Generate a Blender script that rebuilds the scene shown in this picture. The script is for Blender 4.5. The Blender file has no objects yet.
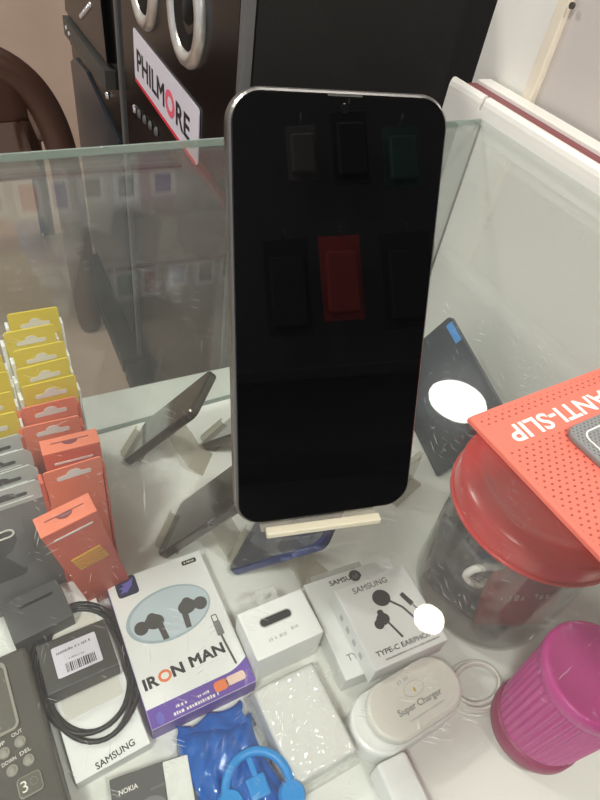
import bpy, bmesh, math, random
from mathutils import Matrix, Vector, Euler
random.seed(4)
SC = bpy.context.scene
COL = SC.collection
PI = math.pi
R = math.radians

# ------------------------------------------------------------------ materials
def lin(c):
    return tuple(((v/255)/12.92 if v/255 <= .04045 else ((v/255+.055)/1.055)**2.4) for v in c)

class NT:
    def __init__(s, name):
        s.m = bpy.data.materials.new(name); s.m.use_nodes = True
        s.t = s.m.node_tree; s.t.nodes.clear()
        s.out = s.n('ShaderNodeOutputMaterial')
    def n(s, typ, **kw):
        o = s.t.nodes.new(typ)
        for k, v in kw.items(): setattr(o, k, v)
        return o
    def l(s, a, b): s.t.links.new(a, b)
    def math(s, op, a, b=None):
        o = s.n('ShaderNodeMath', operation=op)
        for i, v in enumerate((a, b)):
            if v is None: continue
            if isinstance(v, (int, float)): o.inputs[i].default_value = v
            else: s.l(v, o.inputs[i])
        return o.outputs[0]
    def coords(s, scale=(1, 1, 1), rot=(0, 0, 0)):
        tc = s.n('ShaderNodeTexCoord'); mp = s.n('ShaderNodeMapping')
        mp.inputs['Scale'].default_value = scale; mp.inputs['Rotation'].default_value = rot
        s.l(tc.outputs['Object'], mp.inputs['Vector'])
        return mp.outputs['Vector']
    def noise(s, vec, scale, detail=3):
        o = s.n('ShaderNodeTexNoise'); o.inputs['Scale'].default_value = scale; o.inputs['Detail'].default_value = detail
        s.l(vec, o.inputs['Vector']); return o.outputs['Fac']
    def mixc(s, fac, a, b):
        o = s.n('ShaderNodeMix', data_type='RGBA')
        s.l(fac, o.inputs[0])
        for i, v in ((6, a), (7, b)):
            if isinstance(v, tuple): o.inputs[i].default_value = (*v[:3], 1)
            else: s.l(v, o.inputs[i])
        return o.outputs[2]
    def facing5(s):
        lw = s.n('ShaderNodeLayerWeight'); lw.inputs['Blend'].default_value = .5
        return lw.outputs['Facing']

def mat(name, rgb, rough=.5, metal=0, var=.08, nscale=40, bump=0, bscale=200, coat=0, spec=.5):
    """principled surface with a slight procedural mottling"""
    s = NT(name); c = lin(rgb)
    p = s.n('ShaderNodeBsdfPrincipled')
    v = s.coords()
    f = s.noise(v, nscale)
    dark = tuple(x*(1-var) for x in c); light = tuple(min(1, x*(1+var)) for x in c)
    s.l(s.mixc(f, dark, light), p.inputs['Base Color'])
    p.inputs['Roughness'].default_value = rough
    p.inputs['Metallic'].default_value = metal
    p.inputs['Specular IOR Level'].default_value = spec
    p.inputs['Coat Weight'].default_value = coat
    p.inputs['Coat Roughness'].default_value = .04
    if bump:
        b = s.n('ShaderNodeBump'); b.inputs['Strength'].default_value = bump; b.inputs['Distance'].default_value = .002
        s.l(s.noise(v, bscale), b.inputs['Height']); s.l(b.outputs[0], p.inputs['Normal'])
    s.l(p.outputs[0], s.out.inputs[0])
    return s.m

def film(name, rgb, opacity, rough=.08, f0=.04, bump=0, bscale=60, gloss=1.0):
    """clear or tinted plastic and glass: see-through body, diffuse haze, mirror gloss rising at grazing angles"""
    s = NT(name); c = lin(rgb)
    tr = s.n('ShaderNodeBsdfTransparent'); tr.inputs[0].default_value = (*[x**.35 for x in c], 1)
    df = s.n('ShaderNodeBsdfDiffuse'); df.inputs[0].default_value = (*c, 1)
    gl = s.n('ShaderNodeBsdfGlossy'); gl.inputs['Roughness'].default_value = rough
    gl.inputs[0].default_value = (gloss, gloss, gloss, 1)
    m1 = s.n('ShaderNodeMixShader'); m2 = s.n('ShaderNodeMixShader')
    m1.inputs[0].default_value = opacity
    s.l(tr.outputs[0], m1.inputs[1]); s.l(df.outputs[0], m1.inputs[2])
    p5 = s.math('POWER', s.facing5(), 5.0)
    fac = s.math('ADD', s.math('MULTIPLY', p5, 1-f0), f0)
    s.l(fac, m2.inputs[0]); s.l(m1.outputs[0], m2.inputs[1]); s.l(gl.outputs[0], m2.inputs[2])
    if bump:
        b = s.n('ShaderNodeBump'); b.inputs['Strength'].default_value = bump; b.inputs['Distance'].default_value = .004
        s.l(s.noise(s.coords(), bscale, 4), b.inputs['Height']); s.l(b.outputs[0], gl.inputs['Normal'])
    s.l(m2.outputs[0], s.out.inputs[0])
    return s.m

def scratched_glass(name):
    s = NT(name)
    tr = s.n('ShaderNodeBsdfTransparent'); tr.inputs[0].default_value = (.965, .985, .975, 1)
    df = s.n('ShaderNodeBsdfDiffuse'); df.inputs[0].default_value = (.75, .75, .73, 1)
    gl = s.n('ShaderNodeBsdfGlossy'); gl.inputs['Roughness'].default_value = 0.0
    hz = s.n('ShaderNodeBsdfGlossy'); hz.inputs['Roughness'].default_value = .16
    mask = None
    for i, (ang, sx, sy, th) in enumerate(((20, 2400, 60, .765), (75, 2600, 85, .77), (128, 2200, 70, .765), (160, 2800, 110, .775), (48, 900, 900, .80))):
        v = s.coords((sx, sy, 1), (0, 0, 0))
        rot = s.n('ShaderNodeMapping'); rot.inputs['Rotation'].default_value = (0, 0, R(ang))
        tc = s.n('ShaderNodeTexCoord'); s.l(tc.outputs['Object'], rot.inputs['Vector'])
        sc = s.n('ShaderNodeMapping'); sc.inputs['Scale'].default_value = (sx, sy, 1); s.l(rot.outputs[0], sc.inputs['Vector'])
        f = s.noise(sc.outputs[0], 1.0, 1)
        g = s.math('GREATER_THAN', f, th)
        mask = g if mask is None else s.math('MAXIMUM', mask, g)
    patch = s.math('GREATER_THAN', s.noise(s.coords(), 26, 4), .47)
    scr = s.math('MULTIPLY', s.math('MULTIPLY', mask, patch), .5)
    dust = s.math('ADD', scr, s.math('MULTIPLY', s.noise(s.coords(), 14, 5), .035))
    m0 = s.n('ShaderNodeMixShader'); s.l(dust, m0.inputs[0]); s.l(tr.outputs[0], m0.inputs[1]); s.l(df.outputs[0], m0.inputs[2])
    fac = s.math('ADD', s.math('MULTIPLY', s.math('POWER', s.facing5(), 5.0), .955), .045)
    m1 = s.n('ShaderNodeMixShader'); s.l(fac, m1.inputs[0]); s.l(m0.outputs[0], m1.inputs[1])
    mg = s.n('ShaderNodeMixShader'); mg.inputs[0].default_value = .13
    s.l(gl.outputs[0], mg.inputs[1]); s.l(hz.outputs[0], mg.inputs[2]); s.l(mg.outputs[0], m1.inputs[2])
    s.l(m1.outputs[0], s.out.inputs[0])
    return s.m

def emit(name, rgb, strength):
    s = NT(name); e = s.n('ShaderNodeEmission'); e.inputs[0].default_value = (*lin(rgb), 1); e.inputs[1].default_value = strength
    s.l(e.outputs[0], s.out.inputs[0]); return s.m

def dotted(name, rgb, hole, pitch, rx, ry, band=None, margin=.004, size=(1, 1), rough=.5):
    """perforated rubber: a staggered grid of oval holes in object x,y; band = (y0,y1) left plain for lettering"""
    s = NT(name); p = s.n('ShaderNodeBsdfPrincipled'); p.inputs['Roughness'].default_value = rough
    tc = s.n('ShaderNodeTexCoord'); sep = s.n('ShaderNodeSeparateXYZ'); s.l(tc.outputs['Object'], sep.inputs[0])
    x, y = sep.outputs[0], sep.outputs[1]
    def grid(ox, oy):
        u = s.math('SUBTRACT', s.math('FRACT', s.math('ADD', s.math('DIVIDE', x, pitch), ox+100)), .5)
        w = s.math('SUBTRACT', s.math('FRACT', s.math('ADD', s.math('DIVIDE', y, pitch*1.15), oy+100)), .5)
        d = s.math('ADD', s.math('POWER', s.math('DIVIDE', u, rx), 2), s.math('POWER', s.math('DIVIDE', w, ry), 2))
        return s.math('LESS_THAN', d, 1)
    g = s.math('MAXIMUM', grid(0, 0), grid(.5, .5))
    if band:
        inside = s.math('MULTIPLY', s.math('GREATER_THAN', y, band[0]), s.math('LESS_THAN', y, band[1]))
        g = s.math('MULTIPLY', g, s.math('SUBTRACT', 1, inside))
    for c, lo, hi in ((x, margin, size[0]-margin), (y, -size[1]+margin, -margin)):
        g = s.math('MULTIPLY', g, s.math('MULTIPLY', s.math('GREATER_THAN', c, lo), s.math('LESS_THAN', c, hi)))
    s.l(s.mixc(g, lin(rgb), lin(hole)), p.inputs['Base Color'])
    b = s.n('ShaderNodeBump', invert=True); b.inputs['Strength'].default_value = .6; b.inputs['Distance'].default_value = .001
    s.l(g, b.inputs['Height']); s.l(b.outputs[0], p.inputs['Normal'])
    s.l(p.outputs[0], s.out.inputs[0]); return s.m

M = {}
M['laminate'] = mat('white_laminate', (236, 234, 226), .35, var=.03, nscale=12)
M['laminate_inside'] = mat('white_laminate_board', (232, 231, 224), .4, var=.03, nscale=9)
M['maroon'] = mat('maroon_band', (128, 62, 66), .4, var=.08)
M['cream'] = mat('cream_batten', (226, 217, 198), .45, var=.03)
M['grey_board'] = mat('greige_board', (196, 189, 183), .6, var=.02, nscale=8)
M['glass'] = scratched_glass('scratched_counter_glass')
M['clear_glass'] = film('front_glass', (225, 232, 228), .03, .0, .045)
M['glass_edge'] = film('green_glass_edge', (146, 162, 152), .72, .15, .06, bump=.8, bscale=220)
M['dark_gap'] = mat('dark_joint', (70, 66, 60), .8)
M['black_gloss'] = mat('black_gloss', (11, 11, 12), .22, var=.1, spec=.25)
M['black_satin'] = mat('black_satin', (18, 18, 18), .5, var=.12, spec=.2)
M['black_vinyl'] = mat('black_vinyl', (24, 23, 22), .6, var=.15, bump=.2, bscale=400, spec=.25)
M['dark_grey'] = mat('dark_grey_plastic', (66, 65, 62), .5, var=.1)
M['grey_trim'] = mat('grey_trim', (88, 88, 88), .4, var=.08)
M['slate'] = mat('slate_panel', (44, 50, 58), .3, var=.1)
M['screen'] = mat('phone_glass', (5, 5, 6), .02, var=.05, spec=.6)
M['steel'] = mat('brushed_frame', (122, 120, 118), .28, metal=.9, var=.05)
M['chrome'] = mat('chrome', (215, 215, 215), .12, metal=1, var=.03)
M['silver'] = mat('silver_paint', (205, 203, 198), .28, metal=.75, var=.2, nscale=60, bump=.3, bscale=90)
M['label_white'] = mat('white_label', (216, 212, 222), .35, var=.03)
M['ink'] = mat('black_ink', (34, 33, 35), .5)
M['grey_ink'] = mat('grey_ink', (120, 120, 118), .5)
M['red_ink'] = mat('red_ink', (206, 44, 58), .45)
M['pink_ink'] = mat('pink_red_ink', (226, 96, 120), .45)
M['white_ink'] = mat('white_ink', (238, 234, 226), .5)
M['tan_wall'] = mat('tan_plaster', (190, 168, 150), .8, var=.22, nscale=3.5)
M['upper_wall'] = mat('pale_wall', (206, 204, 198), .8, var=.04, nscale=3)
M['ceiling'] = mat('ceiling_paint', (200, 196, 190), .9, var=.03, nscale=2)
M['floor'] = mat('tan_floor', (176, 152, 134), .35, var=.2, nscale=4)
M['brown'] = mat('brown_plastic', (78, 55, 45), .28, var=.15, nscale=8)
M['yellow'] = mat('yellow_card', (222, 198, 62), .5, var=.04)
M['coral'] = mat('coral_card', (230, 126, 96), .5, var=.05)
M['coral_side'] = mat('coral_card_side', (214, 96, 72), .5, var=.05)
M['white_card'] = mat('white_card', (238, 238, 235), .45, var=.03)
M['white_plastic'] = mat('white_plastic', (236, 236, 233), .3, var=.02)
M['offwhite'] = mat('ivory_card', (226, 222, 212), .45, var=.03)
M['slot'] = mat('slot_white', (226, 222, 216), .6)
M['grey_card'] = mat('grey_card', (128, 128, 126), .45, var=.06)
M['grey_card_pale'] = mat('pale_grey_card', (190, 192, 188), .45, var=.04)
M['charcoal_card'] = mat('charcoal_card', (86, 86, 85), .5, var=.06)
M['yellow_print'] = mat('ochre_print', (222, 176, 54), .5, var=.1)
M['purple'] = mat('purple_print', (108, 78, 168), .4, var=.05)
M['navy_print'] = mat('navy_print', (44, 48, 78), .4)
M['violet_print'] = mat('violet_print', (112, 104, 190), .4)
M['oval_blue'] = mat('pale_blue_print', (196, 208, 214), .35, var=.02)
M['oval_rim'] = mat('oval_rim_print', (168, 184, 190), .35, var=.02)
M['bud_grey'] = mat('bud_grey_print', (84, 82, 80), .4, var=.15)
M['orange_print'] = mat('orange_print', (236, 128, 76), .45)
M['cream_print'] = mat('cream_print', (240, 206, 190), .45)
M['cable_black'] = mat('black_cable', (32, 33, 34), .35)
M['cable_white'] = mat('white_cable', (228, 224, 216), .4)
M['mat_coral'] = None
M['red_plastic'] = mat('red_plastic', (214, 62, 58), .25, var=.05)
M['red_pack'] = mat('red_wrapper', (186, 62, 58), .35, var=.25, nscale=50, bump=.5, bscale=60)
M['grey_pack'] = mat('grey_wrapper', (98, 98, 98), .3, var=.4, nscale=45, bump=.6, bscale=50)
M['jar'] = film('clear_jar', (196, 192, 188), .05, .08, .05)
M['magenta'] = mat('magenta_plastic', (204, 60, 146), .35, var=.05)
M['magenta_dark'] = mat('dark_rose_plastic', (150, 44, 88), .4, var=.08)
M['acrylic'] = film('beige_acrylic', (216, 211, 198), .2, .1, .05)
M['lip'] = film('yellowed_acrylic', (218, 212, 188), .7, .2, .05)
M['olive_gloss'] = mat('olive_phone_back', (52, 50, 42), .12, var=.1, coat=.4)
M['blue_gloss'] = mat('dark_blue_phone', (26, 32, 68), .12, var=.12, coat=.5)
M['blue_edge'] = mat('blue_metal_edge', (38, 54, 112), .22, metal=.6)
M['dark_steel'] = mat('dark_steel', (96, 92, 84), .25, metal=.8)
M['slate_gloss'] = mat('slate_glass', (40, 48, 56), .1, var=.15, coat=.3)
M['blue_tape'] = mat('blue_tape', (66, 142, 210), .5, var=.05)
M['film'] = film('clear_polybag', (248, 248, 246), .07, .06, .05, bump=.9, bscale=45)
M['blue_film'] = film('blue_polybag', (10, 108, 204), .75, .07, .06, bump=1, bscale=55)
M['blue_deep'] = mat('deep_blue_card', (30, 80, 178), .35, var=.2, nscale=60)
M['cyan'] = mat('cyan_plastic', (30, 140, 214), .35, var=.08)
M['device'] = mat('gunmetal_plastic', (82, 79, 72), .35, var=.1, nscale=25)
M['device_window'] = mat('device_window', (104, 102, 92), .15, var=.06)
M['device_button'] = mat('device_button', (150, 146, 134), .35, var=.05)
M['tab'] = film('clear_hang_tab', (230, 230, 226), .35, .1, .05)
M['lamp'] = emit('lamp_diffuser', (255, 252, 244), 26)
M['bulb'] = emit('bulb_glow', (255, 244, 228), 40)
M['pack_blue'] = mat('blue_pack_print', (58, 84, 170), .4, var=.3)
M['pack_red'] = mat('red_pack_print', (204, 84, 76), .4, var=.2)
M['pack_green'] = mat('green_pack_print', (70, 120, 110), .4, var=.3)
M['pack_dark'] = mat('dark_pack_print', (52, 58, 60), .4, var=.3)

# ------------------------------------------------------------------ geometry helpers
def link(name, bm, m, parent=None, smooth=False):
    me = bpy.data.meshes.new(name); bmesh.ops.recalc_face_normals(bm, faces=bm.faces[:]); bm.to_mesh(me); bm.free()
    for mm in (m if isinstance(m, (list, tuple)) else [m]): me.materials.append(mm)
    if smooth:
        for p in me.polygons: p.use_smooth = True
    o = bpy.data.objects.new(name, me); COL.objects.link(o)
    if parent is not None: o.parent = parent
    return o

def tag(o, label=None, cat=None, group=None, kind=None):
    if label: o['label'] = label
    if cat: o['category'] = cat
    if group: o['group'] = group
    if kind: o['kind'] = kind
    return o

def thing(name, label, cat, loc=(0, 0, 0), rotz=0, group=None, mtx=None):
    o = bpy.data.objects.new(name, None); COL.objects.link(o); o.empty_display_size = .02
    if mtx is not None: o.matrix_world = mtx
    else: o.location = loc; o.rotation_euler = (0, 0, rotz)
    return tag(o, label, cat, group)

def copy_tree(o, parent=None):
    c = o.copy(); COL.objects.link(c)
    if parent is not None: c.parent = parent
    for ch in list(o.children): copy_tree(ch, c)
    return c

def box(x0, x1, y0, y1, z0, z1, bev=0, seg=2, bm=None):
    b = bm or bmesh.new()
    n = bmesh.new() if bev else b
    vs = [n.verts.new((x, y, z)) for x in (x0, x1) for y in (y0, y1) for z in (z0, z1)]
    for f in ((0, 1, 3, 2), (4, 6, 7, 5), (0, 4, 5, 1), (2, 3, 7, 6), (0, 2, 6, 4), (1, 5, 7, 3)):
        n.faces.new([vs[i] for i in f])
    if bev:
        bmesh.ops.recalc_face_normals(n, faces=n.faces[:])
        bmesh.ops.bevel(n, geom=n.edges[:], offset=bev, segments=seg, affect='EDGES', profile=.5)
        if bm is not None: merge(b, n)
        else: return n
    return b

def merge(dst, src, mtx=None):
    if mtx is not None: bmesh.ops.transform(src, matrix=mtx, verts=src.verts[:])
    me = bpy.data.meshes.new('tmp'); src.to_mesh(me); src.free(); dst.from_mesh(me); bpy.data.meshes.remove(me)

def prism(pts, z0, z1, bm=None):
    b = bm or bmesh.new()
    lo = [b.verts.new((x, y, z0)) for x, y in pts]; hi = [b.verts.new((x, y, z1)) for x, y in pts]
    n = len(pts); b.faces.new(lo[::-1]); b.faces.new(hi)
    for i in range(n): b.faces.new((lo[i], lo[(i+1) % n], hi[(i+1) % n], hi[i]))
    return b

def rrect(x0, x1, y0, y1, r, seg=8):
    out = []
    for cx, cy, a0 in ((x1-r, y0+r, -90), (x1-r, y1-r, 0), (x0+r, y1-r, 90), (x0+r, y0+r, 180)):
        for k in range(seg+1):
            a = R(a0+90*k/seg); out.append((cx+r*math.cos(a), cy+r*math.sin(a)))
    return out

def ell(cx, cy, a, b, n=48, rot=0):
    c, s_ = math.cos(rot), math.sin(rot)
    return [(cx+a*math.cos(t)*c-b*math.sin(t)*s_, cy+a*math.cos(t)*s_+b*math.sin(t)*c) for t in (2*PI*k/n for k in range(n))]

def soft_prism(pts, z0, z1, e, bm=None):
    """prism whose top and bottom rims are rounded by e"""
    b = bm or bmesh.new(); n = len(pts)
    cx = sum(p[0] for p in pts)/n; cy = sum(p[1] for p in pts)/n
    def inset(d):
        out = []
        for i in range(n):
            a, q, c = pts[i-1], pts[i], pts[(i+1) % n]
            tx, ty = c[0]-a[0], c[1]-a[1]; L = math.hypot(tx, ty) or 1
            nx, ny = -ty/L, tx/L
            if nx*(cx-q[0])+ny*(cy-q[1]) < 0: nx, ny = -nx, -ny
            out.append((q[0]+nx*d, q[1]+ny*d))
        return out
    rings = []
    for d, z in ((e, z0), (e*.3, z0+e*.3), (0, z0+e), (0, z1-e), (e*.3, z1-e*.3), (e, z1)):
        rings.append([b.verts.new((x, y, z)) for x, y in inset(d)])
    b.faces.new(rings[0][::-1]); b.faces.new(rings[-1])
    for r0, r1 in zip(rings, rings[1:]):
        for i in range(n): b.faces.new((r0[i], r0[(i+1) % n], r1[(i+1) % n], r1[i]))
    return b

def ring_prism(outer, inner, z0, z1):
    b = bmesh.new(); n = len(outer)
    V = [[b.verts.new((x, y, z)) for x, y in pts] for pts, z in ((outer, z0), (outer, z1), (inner, z1), (inner, z0))]
    for k in range(4):
        a, c = V[k], V[(k+1) % 4]
        for i in range(n): b.faces.new((a[i], a[(i+1) % n], c[(i+1) % n], c[i]))
    return b

def lathe(prof, n=64, rib=None, bm=None):
    """turn (r,z) profile about z; rib(r_index, angle) returns a radius offset"""
    b = bm or bmesh.new(); rings = []
    for i, (r, z) in enumerate(prof):
        if r < 1e-6: rings.append([b.verts.new((0, 0, z))])
        else:
            rings.append([b.verts.new(((r+(rib(i, 2*PI*k/n) if rib else 0))*math.cos(2*PI*k/n), (r+(rib(i, 2*PI*k/n) if rib else 0))*math.sin(2*PI*k/n), z)) for k in range(n)])
    for a, c in zip(rings, rings[1:]):
        for k in range(n):
            j = (k+1) % n
            if len(a) == 1 and len(c) == 1: continue
            if len(a) == 1: b.faces.new((a[0], c[k], c[j]))
            elif len(c) == 1: b.faces.new((a[k], a[j], c[0]))
            else: b.faces.new((a[k], a[j], c[j], c[k]))
    return b

def tube(pts, r, n=10, closed=False, bm=None):
    b = bm or bmesh.new(); pts = [Vector(p) for p in pts]; N = len(pts); rings = []
    prev = None
    for i, p in enumerate(pts):
        a = pts[i-1] if (i or closed) else p
        c = pts[(i+1) % N] if (i < N-1 or closed) else p
        t = (c-a).normalized()
        if prev is None:
            u = t.orthogonal().normalized()
        else:
            u = (prev-t*prev.dot(t)).normalized()
        prev = u; w = t.cross(u)
        rr = r[i] if isinstance(r, (list, tuple)) else r
        rings.append([b.verts.new(p+(u*math.cos(2*PI*k/n)+w*math.sin(2*PI*k/n))*rr) for k in range(n)])
    m = N if closed else N-1
    for i in range(m):
        a, c = rings[i], rings[(i+1) % N]
        off = 0
        if closed and i == N-1:
            off = min(range(n), key=lambda o: (a[0].co-c[o].co).length)
        for k in range(n): b.faces.new((a[k], a[(k+1) % n], c[(k+1+off) % n], c[(k+off) % n]))
    if not closed: b.faces.new(rings[0][::-1]); b.faces.new(rings[-1])
    return b

def ribbon(pts, width, th, x0=0, bm=None):
    """strip of thickness th whose side profile is pts (y,z), swept along x over width, centred at x0"""
    b = bm or bmesh.new(); n = len(pts); up = []
    for i in range(n):
        a = pts[max(i-1, 0)]; c = pts[min(i+1, n-1)]
        ty, tz = c[0]-a[0], c[1]-a[1]; L = math.hypot(ty, tz) or 1
        up.append((pts[i][0]-tz/L*th, pts[i][1]+ty/L*th))
    prof = pts+up[::-1]
    A = [b.verts.new((x0-width/2, y, z)) for y, z in prof]; B_ = [b.verts.new((x0+width/2, y, z)) for y, z in prof]
    m = len(prof)
    for i in range(m): b.faces.new((A[i], A[(i+1) % m], B_[(i+1) % m], B_[i]))
    for i in range(n-1):
        b.faces.new((A[i], A[i+1], A[m-2-i], A[m-1-i])); b.faces.new((B_[i+1], B_[i], B_[m-1-i], B_[m-2-i]))
    return b

def text(name, s, m, parent, c, w, h, z, rotz=0, th=.0002, bold=0, mtx=None, shear=0):
    """lettering as thin mesh: fitted into a w x h box centred at c in the parent's xy plane at height z"""
    cu = bpy.data.curves.new(name, 'FONT'); cu.body = s; cu.size = 1; cu.bevel_depth = bold; cu.bevel_resolution = 0; cu.extrude = .02; cu.resolution_u = 3; cu.space_character = 1+bold
    o = bpy.data.objects.new('tmp_text', cu); COL.objects.link(o)
    dg = bpy.context.evaluated_depsgraph_get(); dg.update()
    me = bpy.data.meshes.new_from_object(o.evaluated_get(dg))
    bpy.data.objects.remove(o); bpy.data.curves.remove(cu)
    b = bmesh.new(); b.from_mesh(me); bpy.data.meshes.remove(me)
    xs = [v.co.x for v in b.verts]; ys = [v.co.y for v in b.verts]; zs = [v.co.z for v in b.verts]
    sx = w/(max(xs)-min(xs)); sy = h/(max(ys)-min(ys)); mx = (max(xs)+min(xs))/2; my = (max(ys)+min(ys))/2
    for v in b.verts: v.co = Vector(((v.co.x-mx)*sx, (v.co.y-my)*sy, (v.co.z-min(zs))/(max(zs)-min(zs))*th))
    T = mtx if mtx is not None else Matrix.Translation((c[0], c[1], z)) @ Matrix.Rotation(rotz, 4, 'Z')
    bmesh.ops.transform(b, matrix=T, verts=b.verts[:])
    return link(name, b, m, parent)

def fine_print(s, m, parent, c, w, h, z, rotz=0, th=.0002):
    """print too small to read in the photograph: a row of irregular strokes, s seeds their rhythm"""
    rr = random.Random(s); b = bmesh.new(); x = -w/2
    while x < w/2-h*.3:
        k = min(rr.uniform(.25, .6)*h, w/2-x); y1 = rr.uniform(.3, .5)*h
        box(x, x+k, -h*.35, y1-h*.1 if rr.random() < .6 else y1, 0, th, bm=b)
        x += k+h*(.22 if rr.random() < .8 else .6)
    bmesh.ops.transform(b, matrix=Matrix.Translation((c[0], c[1], z)) @ Matrix.Rotation(rotz, 4, 'Z'), verts=b.verts[:])
    return link('fine_print', b, m, parent)

def axes_matrix(x, y, z, o):
    return Matrix(((x[0], y[0], z[0], o[0]), (x[1], y[1], z[1], o[1]), (x[2], y[2], z[2], o[2]), (0, 0, 0, 1)))

def struct(name, bm, m):
    o = link(name, bm, m); o['kind'] = 'structure'; return o

FZ = -.332           # shelf of the display counter
GROUND = -.95        # shop floor
CEIL = 1.65

# ------------------------------------------------------------------ camera
cam = bpy.data.cameras.new('camera'); cam.sensor_width = 36; cam.sensor_fit = 'AUTO'; cam.lens = 27; cam.clip_start = .005
co = bpy.data.objects.new('camera', cam); COL.objects.link(co)
co.matrix_world = axes_matrix((.89035, -.43394, .13774), (.22224, .6783, .70037), (-.39735, -.59296, .70037), (0, 0, .218))
SC.camera = co

# ------------------------------------------------------------------ room shell
struct('floor', box(-3, 4, -3, 2.66, GROUND-.05, GROUND), M['floor'])
struct('wall_far', box(-3, 4, 2.6, 2.66, GROUND, CEIL), [M['tan_wall']])
b = box(-3, 4, 2.594, 2.6, -.12, CEIL); struct('trim_1', b, M['upper_wall'])
struct('ceiling', box(-3, 4, -1.2, 2.66, CEIL, CEIL+.05), M['ceiling'])
struct('wall_back', box(-1.2, 1.6, -1.2, -1.15, GROUND, CEIL), M['upper_wall'])

# ------------------------------------------------------------------ display counter
ctr = thing('display_counter', 'glass-topped shop display counter with white laminate body and maroon banded rim', 'counter', (0, 0, GROUND))
def cz(z): return z-GROUND
def cbox(name, m, x0, x1, y0, y1, z0, z1, bev=0, parent=ctr):
    return link(name, box(x0, x1, y0, y1, cz(z0), cz(z1), bev), m, parent)
def fy(x): return .501+.045*(x-.2)
cbox('base_cabinet', M['laminate'], -.62, .507, -.18, .545, GROUND, FZ-.012)
cbox('shelf_board', M['laminate_inside'], -.62, .507, -.2, .553, FZ-.012, FZ)
# side panel with its rolled rim, maroon band and outer lip
cbox('side_panel', M['laminate_inside'], .5085, .553, -.2, .582, GROUND, .006)
b = bmesh.new()
prof = [(.5085, .006), (.5085, .0125), (.5095, .017), (.5118, .0205), (.5155, .0205), (.5155, .006)]
for y0, y1 in ((-.2, .519), (.523, .582)):
    A = [b.verts.new((x, y0, cz(z))) for x, z in prof]; B_ = [b.verts.new((x, y1, cz(z))) for x, z in prof]
    for i in range(len(prof)): b.faces.new((A[i], A[(i+1) % 6], B_[(i+1) % 6], B_[i]))
    b.faces.new(A[::-1]); b.faces.new(B_)
link('rim', b, M['laminate'], ctr)
cbox('maroon_band', M['maroon'], .5156, .5325, -.2, .565, .006, .0195)
cbox('outer_lip', M['laminate'], .5326, .553, -.2, .565, .006, .0235, .001)
cbox('joint_gap', M['dark_gap'], .5075, .5084, fy(.508)-.004, fy(.508)-.001, FZ, -.006)
# glass sheets
ft = [(-.62, fy(-.62)), (.508, fy(.508))]
link('glass_top', prism([(-.62, -.2), (.5075, -.2), (.5082, fy(.5075)-.0025), (-.62, fy(-.62)-.0025)], cz(-.0055), cz(0)), M['glass'], ctr)
link('glass_edge', prism([(-.62, fy(-.62)-.0022), (.5075, fy(.5075)-.0022), (.5075, fy(.5075)), (-.62, fy(-.62))], cz(-.006), cz(0)), M['glass_edge'], ctr)
link('front_glass', prism([(-.62, fy(-.62)-.005), (.506, fy(.506)-.005), (.506, fy(.506)), (-.62, fy(-.62))], cz(FZ+.002), cz(-.0065)), M['clear_glass'], ctr)
link('glass_channel', prism([(-.62, fy(-.62)-.0055), (.506, fy(.506)-.0055), (.506, fy(.506)), (-.62, fy(-.62))], cz(FZ), cz(FZ+.0015)), M['glass_edge'], ctr)

# ------------------------------------------------------------------ tall cupboard right of the counter
cb = thing('cupboard', 'tall white and greige cupboard standing right of the glass counter', 'cupboard', (.56, .2, GROUND))
def kbox(name, m, x0, x1, y0, y1, z0, z1, bev=0):
    return link(name, box(x0-.56, x1-.56, y0-.2, y1-.2, z0-GROUND, z1-GROUND, bev), m, cb)
kbox('end_board', M['laminate'], .558, .60, .513, .600, GROUND, .185)
kbox('cream_batten', M['cream'], .554, .60, .499, .5125, GROUND, .185, .001)
kbox('back_panel', M['grey_board'], .562, .60, -.3, .4985, GROUND, .185)
kbox('top_cap', M['laminate'], .556, .62, -.3, .6, .185, .2, .002)
c = lathe([(0, .0008), (.003, .0008), (.003, -.002), (0, -.002)], 20); bmesh.ops.transform(c, matrix=Matrix.Translation((-.006, .293, .114-GROUND)) @ Matrix.Rotation(R(-90), 4, 'Y'), verts=c.verts[:])
link('screw', c, M['dark_gap'], cb)

# ------------------------------------------------------------------ tower loudspeakers
def make_speaker(label, y0, y1, x0, x1, near):
    t = thing('loudspeaker', label, 'loudspeaker', (x0, (y0+y1)/2, GROUND), 0, 'black tower loudspeakers behind the counter')
    W = (y1-y0)/2; H = .175-GROUND; D = x1-x0
    link('cabinet', box(0.012, D, -W, W, .05, H, .004), M['black_vinyl'], t)
    link('plinth', box(-.045, D, -W, W, 0, .05, .004), M['black_satin'], t)
    link('front_baffle', box(0, .0115, -W+.016, W-.012, .055, H-.004, .003), M['black_gloss'], t)
    link('edge_trim', box(-.002, .0118, -W, -W+.0155, .05, H, .004), M['grey_trim'], t)
    link('red_strip', box(-.003, .0, -W+.03, W-.03, H-.02, H-.008, .001), M['red_ink'], t)
    return t, W, H
sp, W, H = make_speaker('black tower loudspeaker with silver driver rings and a white name plate, nearest the counter', .66, 1.215, .285, .68, True)
yc = .9375
def driver(y, z, r, par):
    T = Matrix.Translation((0, y-yc, z-GROUND)) @ Matrix.Rotation(R(-90), 4, 'Y')
    c = lathe([(r*.66, .0), (r*.70, .006), (r*.82, .011), (r*.94, .009), (r, .003), (r, 0)], 64); bmesh.ops.transform(c, matrix=T, verts=c.verts[:])
    rg = link('driver_ring', c, M['silver'], par, True)
    c = lathe([(0, .004), (r*.2, .004), (r*.28, -.002), (r*.66, .005), (r*.69, .003), (r*.69, -.008), (0, -.008)], 48); bmesh.ops.transform(c, matrix=T, verts=c.verts[:])
    link('cone', c, M['black_satin'], rg, True)
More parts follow.
